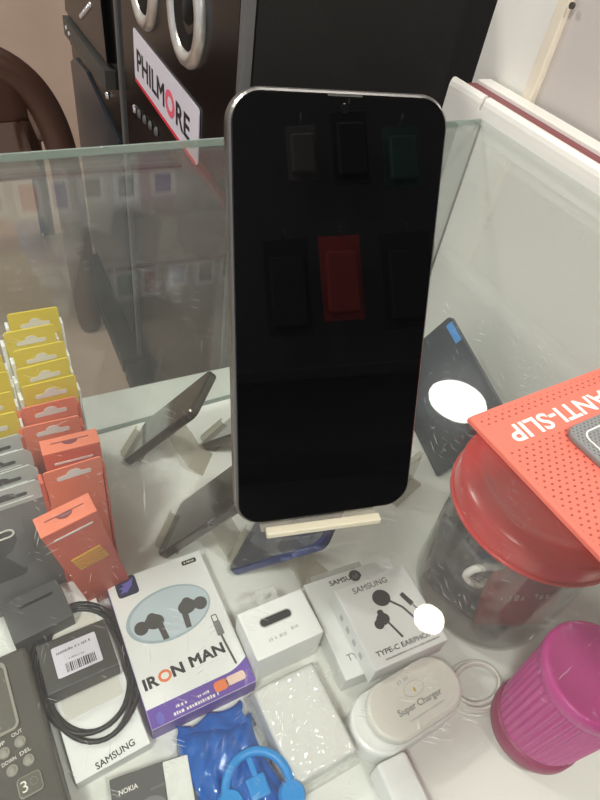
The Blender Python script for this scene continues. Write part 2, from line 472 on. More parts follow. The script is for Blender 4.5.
driver(.846, .012, .066, sp); driver(1.045, .002, .067, sp)
# name plate on the baffle (faces -x; reads towards the camera, i.e. along -y)
P = axes_matrix((0, -1, 0), (0, 0, 1), (-1, 0, 0), (0, 0, 0))
lw, lh = .325, .078
lm = Matrix.Translation((-.0008, .955-yc, -.123-GROUND)) @ P @ Matrix.Rotation(R(-1.5), 4, 'Z')
c = prism(rrect(-lw/2, lw/2, -lh/2, lh/2, .006, 5), 0, .0016); bmesh.ops.transform(c, matrix=lm, verts=c.verts[:])
npl = link('name_plate', c, M['label_white'], sp)
c = box(-lw/2+.004, lw/2-.01, -lh/2-.004, -lh/2+.0015, 0, .0022); bmesh.ops.transform(c, matrix=lm, verts=c.verts[:]); link('red_edge', c, M['red_ink'], npl)
up = Matrix.Translation((0, 0, .0017))
def plate_text(s, x, w, m):
    text('lettering', s, m, npl, None, w, .034, 0, th=.0006, bold=.02, mtx=lm @ up @ Matrix.Translation((x, -.004, 0)))
plate_text('PHILM', -.068, .152, M['ink']); plate_text('RE', .096, .062, M['ink'])
c = ring_prism(ell(.036, -.004, .023, .019, 24), ell(.036, -.004, .013, .010, 24), .0017, .0023); bmesh.ops.transform(c, matrix=lm, verts=c.verts[:]); link('lettering', c, M['pink_ink'], npl)
for k in range(5):
    c = lathe([(0, .004), (.006, .003), (.008, 0)], 16); bmesh.ops.transform(c, matrix=Matrix.Translation((-.001, 1.14-.035*k-yc, -.218+.004*k-GROUND)) @ Matrix.Rotation(R(-90), 4, 'Y'), verts=c.verts[:])
    link('knob', c, M['chrome'] if k in (0,) else M['grey_trim'], sp, True)

s2, W2, H2 = make_speaker('black tower loudspeaker with a slate panel and bolted horn plate, farther from the counter', 1.235, 1.76, .285, .66, False)
y2 = 1.4975
def s2p(name, m, pts, x0, x1, par):
    """polygon in (y,z) on the baffle, thickness along x"""
    b_ = bmesh.new(); A = [b_.verts.new((x0, y-y2, z-GROUND)) for y, z in pts]; B2 = [b_.verts.new((x1, y-y2, z-GROUND)) for y, z in pts]; n = len(pts)
    b_.faces.new(A); b_.faces.new(B2[::-1])
    for i in range(n): b_.faces.new((A[i], A[(i+1) % n], B2[(i+1) % n], B2[i]))
    return link(name, b_, m, par)
s2p('lower_panel', M['slate'], [(1.27, -.85), (1.75, -.85), (1.75, -.33), (1.68, -.30), (1.55, -.29), (1.27, -.335)], -.006, 0, s2)
hp = s2p('horn_plate', M['dark_grey'], [(1.28, -.235), (1.28, -.20), (1.70, -.215), (1.70, -.255)], -.02, 0, s2)
s2p('horn_mouth', M['black_gloss'], [(1.29, -.19), (1.70, -.205), (1.66, -.11), (1.31, -.05)], -.012, 0, s2)
for y, z in ((1.355, -.272), (1.66, -.232), (1.715, -.275), (1.63, -.236)):
    c = lathe([(0, .006), (.006, .005), (.008, 0)], 18); bmesh.ops.transform(c, matrix=Matrix.Translation((-.018 if z > -.26 else -.002, y-y2, z-GROUND)) @ Matrix.Rotation(R(-90), 4, 'Y'), verts=c.verts[:])
    link('bolt', c, M['chrome'], s2, True)
for k in range(7):
    c = lathe([(0, .004), (.005, .003), (.006, 0)], 12); bmesh.ops.transform(c, matrix=Matrix.Translation((-.012, 1.40+.018*k-y2, -.12-.008*k-GROUND)) @ Matrix.Rotation(R(-90), 4, 'Y'), verts=c.verts[:])
    link('indicator_light', c, M['chrome'], s2, True)

# ------------------------------------------------------------------ brown plastic armchair (monobloc)
ch = thing('plastic_armchair', 'brown moulded plastic armchair behind the counter by the tan wall', 'chair', (-.062, 1.52, GROUND))
def slab(rows, th, m, name, par):
    """sheet from a grid of points with thickness"""
    b_ = bmesh.new(); G = [[b_.verts.new(p) for p in r] for r in rows]
    for r0, r1 in zip(G, G[1:]):
        for i in range(len(r0)-1): b_.faces.new((r0[i], r0[i+1], r1[i+1], r1[i]))
    o = link(name, b_, m, par, True); md = o.modifiers.new('thickness', 'SOLIDIFY'); md.thickness = th; md.offset = 0
    return o
HT = .705          # height of the back above the floor
U = [i/12 for i in range(13)]; V = [j/8 for j in range(9)]
slab([[(-.21+.42*u, .03+.40*v, .42-.02*math.sin(PI*v)) for u in U] for v in V], .012, M['brown'], 'seat', ch)
# arched back frame running down into the rear legs
prof = [(.262, 0, .10), (.264, .20, .05), (.266, .40, .02), (.266, .47, 0), (.254, .545, -.01), (.229, .610, -.015), (.187, .660, -.02), (.12, .692, -.02), (.04, HT, -.02)]
path = [(x, -y, z) for x, z, y in prof]+[(-x, -y, z) for x, z, y in prof[::-1]]
rows = []
for i, p in enumerate(path):
    a_ = Vector(path[max(i-1, 0)]); c_ = Vector(path[min(i+1, len(path)-1)]); t_ = (c_-a_).normalized()
    n_ = Vector((t_.z, 0, -t_.x)).normalized(); w_ = .036
    q = Vector(p)
    rows.append([tuple(q-n_*w_+Vector((0, .028, 0))), tuple(q-n_*w_*.5+Vector((0, .004, 0))), tuple(q), tuple(q+n_*w_*.5+Vector((0, .004, 0))), tuple(q+n_*w_+Vector((0, .030, 0)))])
fr_ = slab(rows, .008, M['brown'], 'back_frame', ch); sd = fr_.modifiers.new('smooth', 'SUBSURF'); sd.levels = 2; sd.render_levels = 2
slab([[((u-.5)*.40, .035-.02*(1-abs(2*u-1)), .555+(.12-.03*abs(2*u-1)**3)*v) for u in U] for v in V], .010, M['brown'], 'back_panel', ch)
slab([[((u-.5)*.12, .03, .40+.20*v) for u in U] for v in V], .010, M['brown'], 'back_slat', ch)
for sx in (1, -1):
    slab([[(sx*(.215+.045*u), .03+.39*v, .52-.03*v**2-.012*abs(2*u-1)) for u in (0, .3, .7, 1)] for v in V], .010, M['brown'], 'arm', ch)
    slab([[(sx*(.215+.045*u), .42+.05*v, .49*(1-v)) for u in (0, .3, .7, 1)] for v in V], .012, M['brown'], 'front_leg', ch)

# ------------------------------------------------------------------ smartphones
def phone_parts(root, w, h, t, r, body, face, rim=None):
    """slab phone: x across, y up, screen in the plane z = 0 facing +z"""
    fr = link('frame', soft_prism(rrect(-w/2, w/2, 0, h, r, 10), -t, -.0004, .0016), rim or M['steel'], root, False)
    link('screen', soft_prism(rrect(-w/2+.0012, w/2-.0012, .0012, h-.0012, r-.001, 10), -.0012, .0002, .0003), face, root)
    link('back_cover', soft_prism(rrect(-w/2+.001, w/2-.001, .001, h-.001, r-.001, 10), -t-.0006, -t+.001, .0006), body, root)
    cmx = -w/2+.016
    bump = link('camera_bump', soft_prism(rrect(cmx-.009, cmx+.009, h-.045, h-.008, .007, 6), -t-.0022, -t, .0006), body, root)
    for k in range(2):
        c = lathe([(0, -.0026), (.0045, -.0026), (.0055, -.0018), (.0055, 0)], 24); bmesh.ops.transform(c, matrix=Matrix.Translation((cmx, h-.018-.016*k, -t)), verts=c.verts[:])
        link('lens', c, M['black_gloss'], bump)
    link('side_button', box(w/2-.0003, w/2+.0007, h*.62, h*.70, -t*.65, -t*.3, .0002), rim or M['steel'], root)
    return fr

X = Vector((.97805855, -.20803197, .01114361)); Y = Vector((.07062779, .38467582, .92034571)); N = X.cross(Y)
Y = N.cross(X)
bl = Vector((.0631704, .12249576, .00360718)); bc = bl+X*.03875
ph = thing('smartphone', 'black-screened smartphone standing upright on the glass counter top', 'smartphone', mtx=axes_matrix(X, Y, N, bc))
phone_parts(ph, .0775, .1632, .0085, .011, M['slate_gloss'], M['screen'])
c = lathe([(0, .0006), (.0016, .0006), (.0018, 0)], 20); bmesh.ops.transform(c, matrix=Matrix.Translation((0, .1575, 0)), verts=c.verts[:]); link('front_camera', c, M['black_gloss'], ph)
link('earpiece', box(-.006, .006, .1612, .1618, 0, .0003), M['dark_grey'], ph)
# its low yellowed stand: lip in front, tray under, prop behind
hx = Vector((X.x, X.y, 0)).normalized(); hn = Vector((N.x, N.y, 0)).normalized()
st = thing('phone_stand', 'yellowed clear phone stand with a low front lip under the black-screened smartphone', 'phone stand', mtx=axes_matrix(hx, -hn, Vector((0, 0, 1)), Vector((bc.x, bc.y, 0))))
link('front_lip', box(-.0265, .0245, -.0052, -.0012, .0002, .0034, .0006), M['lip'], st)
link('prop', ribbon([(.060, .0003), (.058, .012), (.050, .035), (.0345, .062)], .045, -.0022), M['acrylic'], st)
link('tray', box(-.028, .024, -.0014, .062, .0001, .0006), M['acrylic'], st)

def shelf_phone(label, a, w, h, psi, lam, body, face, rim, stand_label, t=.009):
    """phone leaning on an acrylic stand, screen towards the customers"""
    f = Vector((math.cos(R(psi)), math.sin(R(psi)), 0)); u = Vector((0, 0, 1))
    L = u*math.cos(R(lam))-f*math.sin(R(lam)); n = f*math.cos(R(lam))+u*math.sin(R(lam)); wv = L.cross(n)
    cpos = Vector(a)-wv*(w/2)
    p = thing('smartphone', label, 'smartphone', mtx=axes_matrix(wv, L, n, cpos), group='demo phones on stands in the counter')
    phone_parts(p, w, h, t, .009, body, face, rim)
    s = thing('phone_stand', stand_label, 'phone stand', mtx=axes_matrix(wv, -f, u, Vector((cpos.x, cpos.y, FZ))), group='acrylic stands under the demo phones')
    # profile in (back, up): lip - seat - back rest - curved prop leg to the shelf
    hz = a[2]-FZ; sl, cl = math.sin(R(lam)), math.cos(R(lam))
    q = .0125   # back face offset behind the screen plane
    def bp(d): return (q*cl+d*sl, hz-q*sl+d*cl)
    seat = [(-.006, .010), (-.006, .0022), (.004, .0003), (.018, .0003)]
    link('lip', ribbon(seat, w*.62, .0012), M['acrylic'], s)
    top = bp(h*.55)
    back = [bp(.006), bp(h*.2), bp(h*.4), top]
    link('back_rest', ribbon(back, w*.55, -.002), M['acrylic'], s)
    link('prop_leg', ribbon([bp(h*.5), (bp(h*.5)[0]+.010, bp(h*.5)[1]-.022), (bp(h*.5)[0]+.014, .030), (bp(h*.5)[0]+.024, .010), (bp(h*.5)[0]+.040, .0024)], w*.5, -.002), M['acrylic'], s)
    return p
shelf_phone('olive-black demo phone with a bright steel edge on a stand near the front glass', (.072, .434, -.325), .067, .138, 141, 35, M['olive_gloss'], M['olive_gloss'], M['dark_steel'], 'beige acrylic stand under the olive-black demo phone near the front glass')
shelf_phone('dark demo phone half hidden behind the upright smartphone, by the front glass', (.160, .430, -.325), .062, .135, 120, 40, M['black_gloss'], M['olive_gloss'], M['dark_steel'], 'beige acrylic stand under the half hidden demo phone by the front glass')
shelf_phone('thin grey demo phone leaning behind the white and purple earphone box', (.074, .308, -.325), .068, .142, 141, 31, M['grey_card'], M['olive_gloss'], M['dark_steel'], 'beige acrylic stand under the thin grey demo phone behind the purple-banded box')
shelf_phone('dark blue demo phone leaning under the bottom of the upright smartphone', (.133, .268, -.325), .068, .14, 131, 35, M['blue_gloss'], M['blue_gloss'], M['blue_edge'], 'beige acrylic stand under the dark blue demo phone')

# dark tablet leaning on the right side panel
K = .968
def sc_(p): return Vector((p[0]*K, p[1]*K, .218+(p[2]-.218)*K))
q0, q1, q3 = sc_((.426, .303, -.348)), sc_((.434, .458, -.308)), sc_((.472, .273, -.241))
ax = (q1-q0).normalized(); ay = (q3-q0); ay = (ay-ax*ay.dot(ax)).normalized(); an = ax.cross(ay)
tb = thing('tablet', 'dark glossy tablet with blue tape on its corner leaning on the right side panel', 'tablet', mtx=axes_matrix(ax, ay, an, q0+an*.0))
sgn = 1 if an.x < 0 else -1
tw, tht = (q1-q0).length, (q3-q0).length
link('body', soft_prism(rrect(0, tw, 0, tht, .004, 6), -.008 if sgn > 0 else 0, 0 if sgn > 0 else .008, .001), M['slate_gloss'], tb)
z0_, z1_ = (.0, .0006) if sgn > 0 else (-.0006, 0)
link('screen', soft_prism(rrect(.004, tw-.004, .004, tht-.004, .003, 5), z0_, z1_, .0002), M['slate_gloss'], tb)
link('blue_tape', box(tw-.034, tw-.008, tht-.010, tht-.001, z0_*1.2-(0 if sgn > 0 else .0003), z1_*1.2+(.0003 if sgn > 0 else 0)), M['blue_tape'], tb)
tr_ = thing('tablet_stand', 'pale acrylic block stand beside the lower end of the dark tablet', 'stand', (.362, .292, FZ), R(20))
link('base', box(-.024, .024, -.010, .010, 0, .004, .001), M['acrylic'], tr_)
link('upright', box(-.022, .022, .002, .008, .004, .05, .001), M['acrylic'], tr_)

# ------------------------------------------------------------------ hanging boxes on the left
def euro_slot(s=1.0):
    pts = [(-.012, -.0022), (.012, -.0022), (.0128, .0002), (.012, .0022), (.0056, .0026), (.0044, .0052), (.0018, .0068), (-.0018, .0068), (-.0044, .0052), (-.0056, .0026), (-.012, .0022), (-.0128, .0002)]
    return [(x*s, y*s) for x, y in pts]
def upright(pts, y0, y1):
    """polygon in (x,z) extruded along y"""
    b_ = bmesh.new(); A = [b_.verts.new((x, y0, z)) for x, z in pts]; B2 = [b_.verts.new((x, y1, z)) for x, z in pts]; n = len(pts)
    b_.faces.new(A); b_.faces.new(B2[::-1])
    for i in range(n): b_.faces.new((A[i], A[(i+1) % n], B2[(i+1) % n], B2[i]))
    return b_
def hang_box(name, label, group, cat, w, d, h, tab, body, face, slot, loc, rz):
    t = thing(name, label, cat, loc, rz, group)
    link('carton', box(-w/2, w/2, .0012, d, 0, h-tab, .0008), body, t)
    link('front_panel', box(-w/2+.0005, w/2-.0005, .0004, .0011, .001, h-tab-.001), face, t)
    tb_ = link('hang_tab', upright([(-w/2, h-tab-.001), (w/2, h-tab-.001), (w/2, h-.0015), (w/2-.0015, h), (-w/2+.0015, h), (-w/2, h-.0015)], 0, .0012), face, t)
    link('tab_hole', upright([(x, z+h-tab*.56) for x, z in euro_slot()], -.0004, -.0001), slot, tb_)
    link('side_flap', box(-w/2-.0035, -w/2-.0003, .001, d, 0, h-tab*.55, .0006), body, t)
    link('side_flap', box(w/2+.0003, w/2+.0025, .001, d, 0, h-tab*.7, .0006), body, t)
    return t
yl = [(.0193, .5165, 1, .9187), (.0117, .4901, 3, .945), (.0164, .4624, 3, .945), (.0153, .4379, 6, .945), (.0162, .414, 3, .945)]
names = ['fifth from the coral boxes, farthest back', 'fourth from the coral boxes', 'third from the coral boxes', 'second from the coral boxes', 'directly behind the coral boxes']
HY = .332+.218-.383*.945
proto = None
for (x, y, a, k), nm in zip(yl, names):
    lab = 'yellow hang-tab box in the right row, '+nm
    g = 'yellow hang-tab boxes in the right row'
    if proto is None:
        proto = hang_box('hang_box', lab, g, 'box', .0425, .0105, HY, .026, M['white_card'], M['yellow'], M['slot'], (0, 0, FZ), 0); o = proto
    else:
        o = copy_tree(proto); o['label'] = lab
    o.location = (x*k, y*k, FZ); o.rotation_euler = (0, 0, R(a)); o.scale = (1, 1, (.55-.383*k)/HY)
names = ['farthest back', 'second from the back', 'third from the back', 'nearest the grey boxes']
for (xr, y), nm in zip([(-.0143, .4593), (-.0126, .4355), (-.0129, .4096), (-.0126, .3851)], names):
    o = copy_tree(proto); o['label'] = 'yellow hang-tab box in the left row at the photo edge, '+nm; o['group'] = 'yellow hang-tab boxes in the left row'
    o.location = (xr*.945-.0225, y*.945, FZ); o.rotation_euler = (0, 0, R(2)); o.scale = (1, 1, 1)
# coral boxes: three with tabs, two with folded lids
s_ = .97
HB = .55-.383*s_
proto = None
for (x, y, a), nm in zip([(.0119, .388, 2), (.0098, .366, 0), (.0163, .3108, 4)], ['farthest back, just before the yellow ones', 'second from the back', 'with a white tab hole, behind the tilted front one']):
    lab = 'coral hang-tab box '+nm
    if proto is None:
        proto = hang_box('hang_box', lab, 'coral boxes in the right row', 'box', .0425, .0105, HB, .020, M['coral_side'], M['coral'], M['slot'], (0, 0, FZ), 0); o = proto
    else: o = copy_tree(proto); o['label'] = lab
    o.location = (x*s_, max(y*s_, .3065), FZ); o.rotation_euler = (0, 0, R(a))
def lid_box(label, mtx, w, d, h):
    t = thing('hang_box', label, 'box', mtx=mtx, group='coral boxes in the right row')
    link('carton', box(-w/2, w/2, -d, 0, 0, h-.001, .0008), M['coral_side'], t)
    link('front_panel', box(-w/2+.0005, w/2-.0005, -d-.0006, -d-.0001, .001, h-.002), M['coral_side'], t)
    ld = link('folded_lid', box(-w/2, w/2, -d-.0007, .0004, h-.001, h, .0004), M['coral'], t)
    link('lid_notch', prism([(-.014, -d*.36), (.014, -d*.36), (.014, -d*.36-.0007), (.006, -d*.36-.0008), (.0045, -d*.36-.0032), (.001, -d*.36-.0045), (-.001, -d*.36-.0045), (-.0045, -d*.36-.0032), (-.006, -d*.36-.0008), (-.014, -d*.36-.0007)], h, h+.0003), M['maroon'], ld)
    link('slot', upright([(-.014, h-.0145), (.014, h-.0145), (.0145, h-.0135), (.014, h-.0125), (-.014, h-.0125), (-.0145, h-.0135)], -d-.0011, -d-.0007), M['slot'], t)
    return t
lid_box('coral box with a notched folded lid in the middle of the coral row', Matrix.Translation((.0193*s_, .3478*s_, FZ)), .0425, .014, HB)
upv = Vector((-.125, -.165, .978)).normalized(); xv = Vector((math.cos(R(9)), math.sin(R(9)), 0)); xv = (xv-upv*xv.dot(upv)).normalized(); yv = upv.cross(xv)
t5 = lid_box('coral box with yellow print tilted in front of the coral row, behind the purple-banded box', axes_matrix(xv, yv, upv, Vector((.0235, .3015, FZ+.0054))), .040, .015, .178)
c = upright([(-.010, .094), (.014, .094), (.011, .122), (-.012, .120)], -.0162, -.0157); pr = link('yellow_print', c, M['yellow_print'], t5)
for k in range(4):
    link('print_line', box(-.010, .0125, -.0166, -.0163, .0985+.006*k, .0993+.006*k), M['coral_side'], pr)

# grey hang boxes standing in the left column
proto = None
GH = .55-.398*.95
for (xr, y), nm in zip([(-.0155, .3724), (-.0143, .355), (-.0126, .3371), (-.0108, .3209)], ['farthest back, next to the yellow box', 'second from the back', 'third from the back', 'frontmost, its printed face in full view']):
    lab = 'grey hang box with a pale slotted top, '+nm
    if proto is None:
        t = thing('hang_box', lab, 'box', (0, 0, FZ), 0, 'grey hang boxes at the left'); w, h, d = .066, GH, .009
        link('carton', box(-w/2, w/2, .0008, d, 0, h-.022, .0008), M['grey_card'], t)
        hd = link('header', upright([(-w/2, h-.022), (w/2, h-.022), (w/2, h-.007), (w/2-.005, h), (-w/2+.005, h), (-w/2, h-.007)], -.0002, .0008), M['grey_card_pale'], t)
        link('tab_hole', upright([(x*1.15+.006, z*.8+h-.011) for x, z in euro_slot()], -.0006, -.0003), M['charcoal_card'], hd)
        link('slot_rim', upright([(-.012, h-.0175), (.024, h-.0175), (.024, h-.0163), (-.012, h-.0163)], -.0006, -.0003), M['white_card'], hd)
        link('front_panel', box(-w/2+.0004, w/2-.0004, 0, .0007, .001, h-.0225), M['grey_card'], t)
        proto = t; o = t
    else: o = copy_tree(proto); o['label'] = lab
    o.location = (xr*.95-.029, y*.95, FZ); o.rotation_euler = (0, 0, R(5))
# printed face of the frontmost
fpan = o
def fprint(name, m, pts, k=0): return link(name, upright(pts, -.0003-.0002*k, -.0001), m, fpan)
fprint('print_panel', M['charcoal_card'], rrect(-.030, .004, .055, .122, .006, 5))
fprint('print_figure', M['grey_ink'], [(.002, .065), (.011, .07), (.016, .085), (.014, .10), (.020, .11), (.018, .128), (.012, .132), (.010, .114), (.004, .108), (-.002, .095), (-.008, .09)], 1)
c = ring_prism(rrect(-.018, .004, .114, .125, .0052, 6), rrect(-.0165, .0025, .1155, .1235, .0038, 6), .0003, .0008)
bmesh.ops.transform(c, matrix=Matrix.Rotation(R(90), 4, 'X'), verts=c.verts[:]); link('print_ring', c, M['white_ink'], fpan)
# dark box at their feet
t = thing('accessory_box', 'dark grey box with a black slit at the foot of the grey hang boxes', 'box', (-.036, .2795, FZ), R(9))
link('carton', box(-.025, .024, -.019, .021, 0, .034, .0008), M['charcoal_card'], t)
link('slit', box(-.012, .016, .008, .0105, .0338, .0343), M['ink'], t)

# ------------------------------------------------------------------ charger box + adapter + cable
sb = thing('charger_box', 'flat white charger box lettered in black lying under the coiled black cable', 'box', (-.0345, .1425, FZ), R(4.7))
link('carton', box(0, .0575, 0, .163, 0, .0165, .0008), M['white_card'], sb)
text('lettering', 'SAMSUNG', M['ink'], sb, (.0315, .0055), .031, .0052, .0166, R(6), bold=.015)
link('print_window', box(.006, .052, .045, .125, .0166, .0168), M['offwhite'], sb)
ad = thing('power_adapter', 'black adapter block with a white barcode label on the flat white charger box', 'adapter', (-.0135, .2255, FZ+.0212), R(3))
link('housing', box(-.0275, .0275, -.0212, .0212, 0, .0205, .0012), M['dark_grey'], ad)
lb = link('label', soft_prism(rrect(-.0175, .0175, -.0125, .0135, .0015, 4), .0206, .0209, .0001), M['label_white'], ad)
rnd = random.Random(2); bb = bmesh.new(); x = -.010
while x < .013:
    w = rnd.choice((.0004, .0007, .0011)); box(x, x+w, -.0105, -.0030, .0209, .0211, bm=bb); x += w+rnd.choice((.0004, .0006, .0009))
link('barcode', bb, M['ink'], lb)
fine_print(1125, M['grey_ink'], lb, (-.001, .0078), .027, .0026, .0209, R(2))
fine_print(388, M['grey_ink'], lb, (.0, .0002), .013, .0016, .0209)
cbm = bmesh.new()
pts = []
for k in range(4*40+1):
    a = 2*PI*k/40; t_ = k/160
    j = math.floor(k/40)
    rx = .0365+.0032*math.sin(k*.0131*3)+.0015*math.sin(a*2+j); ry = .0560+.0045*math.cos(k*.017*2.2)
    pts.append((-.0095+.0018*math.cos(j*2.4)+rx*math.cos(a+1.9), .2225+.0022*math.sin(j*1.3)+ry*math.sin(a+1.9), FZ+.0188+.0007*math.sin(k*.05)))
cab = tag(link('charging_cable', tube(pts, .0020, 8), M['cable_black'], None, True), 'black cable coiled in loops around the black adapter block', 'cable')

# ------------------------------------------------------------------ boxed in-ear earphones with the purple band
im = thing('earphone_box', 'white earphone box with a purple bottom band and two printed earbuds in an oval', 'box', (.0695, .2225, FZ), R(1.5))
w, d, h = .0905, .1355, .0225
link('carton', box(-w/2, w/2, -d/2, d/2, 0, h, .0008), M['white_card'], im)
pts = [(-w/2+.0003, -d/2+.0003), (w/2-.0003, -d/2+.0003), (w/2-.0003, -d/2+.0225)]
for k in range(1, 9):
    t_ = k/8; pts.append((w/2-.0003-.020*t_, -d/2+.0225-.0065*math.sin(t_*PI/2)))
pts += [(-w/2+.0003, -d/2+.0155)]
pb = link('purple_band', prism(pts, h, h+.0002), M['purple'], im)
link('purple_front', box(-w/2+.0004, w/2-.0004, -d/2-.0003, -d/2, .0006, h-.0004), M['purple'], im)
link('purple_side', box(-w/2-.0003, -w/2, -d/2+.0004, d/2-.0004, .0006, h-.0004), M['purple'], im)
ov = link('oval_window', prism(ell(-.002, .0185, .0385, .0245, 56, R(3)), h, h+.0003), M['oval_rim'], im)
link('oval_print', prism(ell(-.001, .0185, .0362, .0224, 56, R(3)), h+.0003, h+.0005), M['oval_blue'], ov)
def bud(cx, cy, sgn_):
    b_ = prism(ell(cx, cy, .0085, .0068, 20, R(-10*sgn_)), h+.0005, h+.0009)
    prism(ell(cx-sgn_*.012, cy-.0015, .0062, .0062, 18), h+.0005, h+.0011, bm=b_)
    prism(ell(cx-sgn_*.001, cy+.0052, .0042, .0035, 14), h+.0005, h+.0008, bm=b_)
    prism([(cx+sgn_*.001, cy-.004), (cx+sgn_*.0065, cy-.004), (cx+sgn_*.0075, cy-.019), (cx+sgn_*.0025, cy-.019)], h+.0005, h+.0008, bm=b_)
    return link('printed_earbud', b_, M['bud_grey'], ov)
bud(-.0165, .0155, 1); bud(.0145, .0175, -1)
bd = link('corner_badge', prism(rrect(-.0385, -.0195, .0480, .0674, .003, 4), h, h+.0003), M['navy_print'], im)
link('badge_mark', prism([(-.036, .0525), (-.030, .052), (-.0245, .057), (-.0215, .0645), (-.027, .0615), (-.033, .0615), (-.031, .0585), (-.036, .0575), (-.033, .0555)], h+.0003, h+.0005), M['violet_print'], bd)
tg = link('model_tag', prism(rrect(.0245, .0385, .0575, .0620, .0012, 3), h, h+.0003), M['ink'], im)
fine_print(292, M['white_ink'], tg, (.0315, .0597), .010, .0024, h+.0003)
ty = -.0315
text('lettering', 'IR', M['ink'], im, (-.0350, ty-.0012), .0125, .0098, h, R(1.5), bold=.04)
o_ = ring_prism(ell(-.0228, ty-.0006, .0056, .0051, 24), ell(-.0228, ty-.0006, .0034, .0029, 24), h, h+.0003); link('lettering', o_, M['orange_print'], im)
text('lettering', 'N', M['ink'], im, (-.0115, ty), .0105, .0098, h, R(1.5), bold=.04)
text('lettering', 'MAN', M['ink'], im, (.0150, ty+.0014), .0315, .0098, h, R(1.5), bold=.04)
cbp = link('printed_plug', prism(rrect(.0300, .0362, -.0190, -.0060, .001, 3), h, h+.0005), M['grey_ink'], im)
prism(rrect(.0312, .0350, -.0060, .0010, .0006, 3), h, h+.0004).free()
link('plug_tip', ring_prism(rrect(.0305, .0357, -.0062, .0010, .0012, 4), rrect(.0312, .0350, -.0055, .0003, .0008, 4), h, h+.0004), M['dark_steel'], cbp)
link('plug_cable', tube([(.0330, -.019, h+.0003), (.0335, -.028, h+.0003), (.0352, -.0475, h+.0003)], .0010, 6), M['bud_grey'], cbp)
link('orange_pill', prism(rrect(.0105, .0225, -.0630, -.0545, .003, 5), h+.0002, h+.0005), M['orange_print'], pb)
link('cream_pill', prism(rrect(.0215, .0385, -.0620, -.0545, .0025, 5), h+.0002, h+.0005), M['cream_print'], pb)
fine_print(1241, M['white_ink'], pb, (-.006, -.0638), .040, .0036, h+.0002)
fine_print(379, M['white_ink'], pb, (-.0175, -.0590), .010, .0026, h+.0002); fine_print(393, M['white_ink'], pb, (.001, -.0590), .010, .0026, h+.0002)
link('printed_icon', prism(ell(-.0365, -.0620, .0030, .0050, 16), h+.0002, h+.0004), M['violet_print'], pb)

# ------------------------------------------------------------------ phone box with a white strip (bottom left)
nk = thing('phone_box', 'dark grey phone box with white maker name and a white strip at the bottom edge', 'box', (-.012, .1355, FZ), R(-6))
link('carton', box(0, .060, -.115, 0, 0, .0165, .0008), M['charcoal_card'], nk)
text('lettering', 'NOKIA', M['white_ink'], nk, (.0125, -.0105), .014, .0036, .0166, R(4), bold=.02)
fine_print(680, M['grey_ink'], nk, (.033, -.0155), .010, .002, .0166, R(4))
link('printed_circle', prism(ell(.027, -.031, .012, .011, 32), .0166, .0168), M['grey_ink'], nk)
ws = thing('card_strip', 'white marbled card strip lying across the dark grey phone box', 'card', (.0365, .1285, FZ+.0170), R(-8))
link('card', soft_prism(rrect(-.0095, .0095, -.080, 0, .001, 3), 0, .004, .0006), mat('marbled_card', (226, 226, 220), .4, var=.14, nscale=160), ws)

# ------------------------------------------------------------------ keypad device at lower left
dv = thing('keypad_device', 'dark gunmetal keypad device with a display window and round buttons at lower left', 'device', (-.0395, .127, FZ), R(4.5))
link('housing', box(-.13, 0, -.09, .127, 0, .034, .004, 3), M['device'], dv)
dw = link('display', prism(rrect(-.125, -.0195, .068, .118, .004, 5), .0341, .0346), M['device_window'], dv)
link('display_frame', ring_prism(rrect(-.127, -.0175, .0655, .121, .006, 6), rrect(-.1245, -.0195, .0675, .1175, .004, 6), .0341, .0362), M['device_button'], dv)
for (x, y, s) in ((-.0315, .0535, 'UP'), (-.0200, .0560, 'OUT'), (-.0290, .0395, 'DOWN'), (-.0175, .0410, 'DEL')):
    c = lathe([(0, .0022), (.0024, .0022), (.0028, .0012), (.0034, .0022), (.0040, .0012), (.0042, 0)], 28); bmesh.ops.transform(c, matrix=Matrix.Translation((x, y, .034)), verts=c.verts[:])
    link('button', c, M['device_button'], dv, True)
    text('lettering', s, M['white_ink'], dv, (x-.001, y+.0072), .0022*len(s)+.001, .0026, .0341, R(6))
KY = .0085
k3 = link('number_key', soft_prism(rrect(-.0285, -.0120, .0095+KY, .0235+KY, .003, 6), .034, .0362, .0006), M['device_button'], dv)
link('key_face', soft_prism(rrect(-.0277, -.0128, .0103+KY, .0227+KY, .0024, 6), .0362, .0366, .0001), M['device_window'], k3)
text('lettering', '3', M['white_ink'], k3, (-.0240, .0165+KY), .0040, .0076, .0366, R(4))
c = ring_prism(rrect(-.0200, -.0150, .0145+KY, .0200+KY, .0024, 5), rrect(-.0196, -.0154, .0149+KY, .0196+KY, .0020, 5), .0366, .0368); link('key_symbol', c, M['grey_ink'], k3)

# ------------------------------------------------------------------ blue bag with a cyan headset inside
bg = thing('blue_pouch', 'crinkled blue plastic pouch holding a cyan ring cable near the bottom edge', 'pouch', (.0805, .098, FZ))
bm = bmesh.new(); n = 40; rnd = random.Random(5)
def pouch(u, v, top):
    x = -.036+.066*u; y = -.060+.103*v
    x += .006*math.sin(v*5+1)-.004*math.sin(u*7)*v; y += .005*math.sin(u*6+.6)
    e = (max(0, 1-abs(2*u-1)**3))*(max(0, 1-abs(2*v-1)**4))
    z = .0015+(.022*e**.5+(abs(math.sin(13*u+7*v+2*math.sin(5*v)))*.006+abs(math.sin(17*v-11*u+1.5*math.sin(7*u)))*.005-.004)*e if top else 0)
    return (x, y, z)
T_ = [[bm.verts.new(pouch(i/n, j/n, True)) for i in range(n+1)] for j in range(n+1)]
B_ = [[T_[j][i] if i in (0, n) or j in (0, n) else bm.verts.new(pouch(i/n, j/n, False)) for i in range(n+1)] for j in range(n+1)]
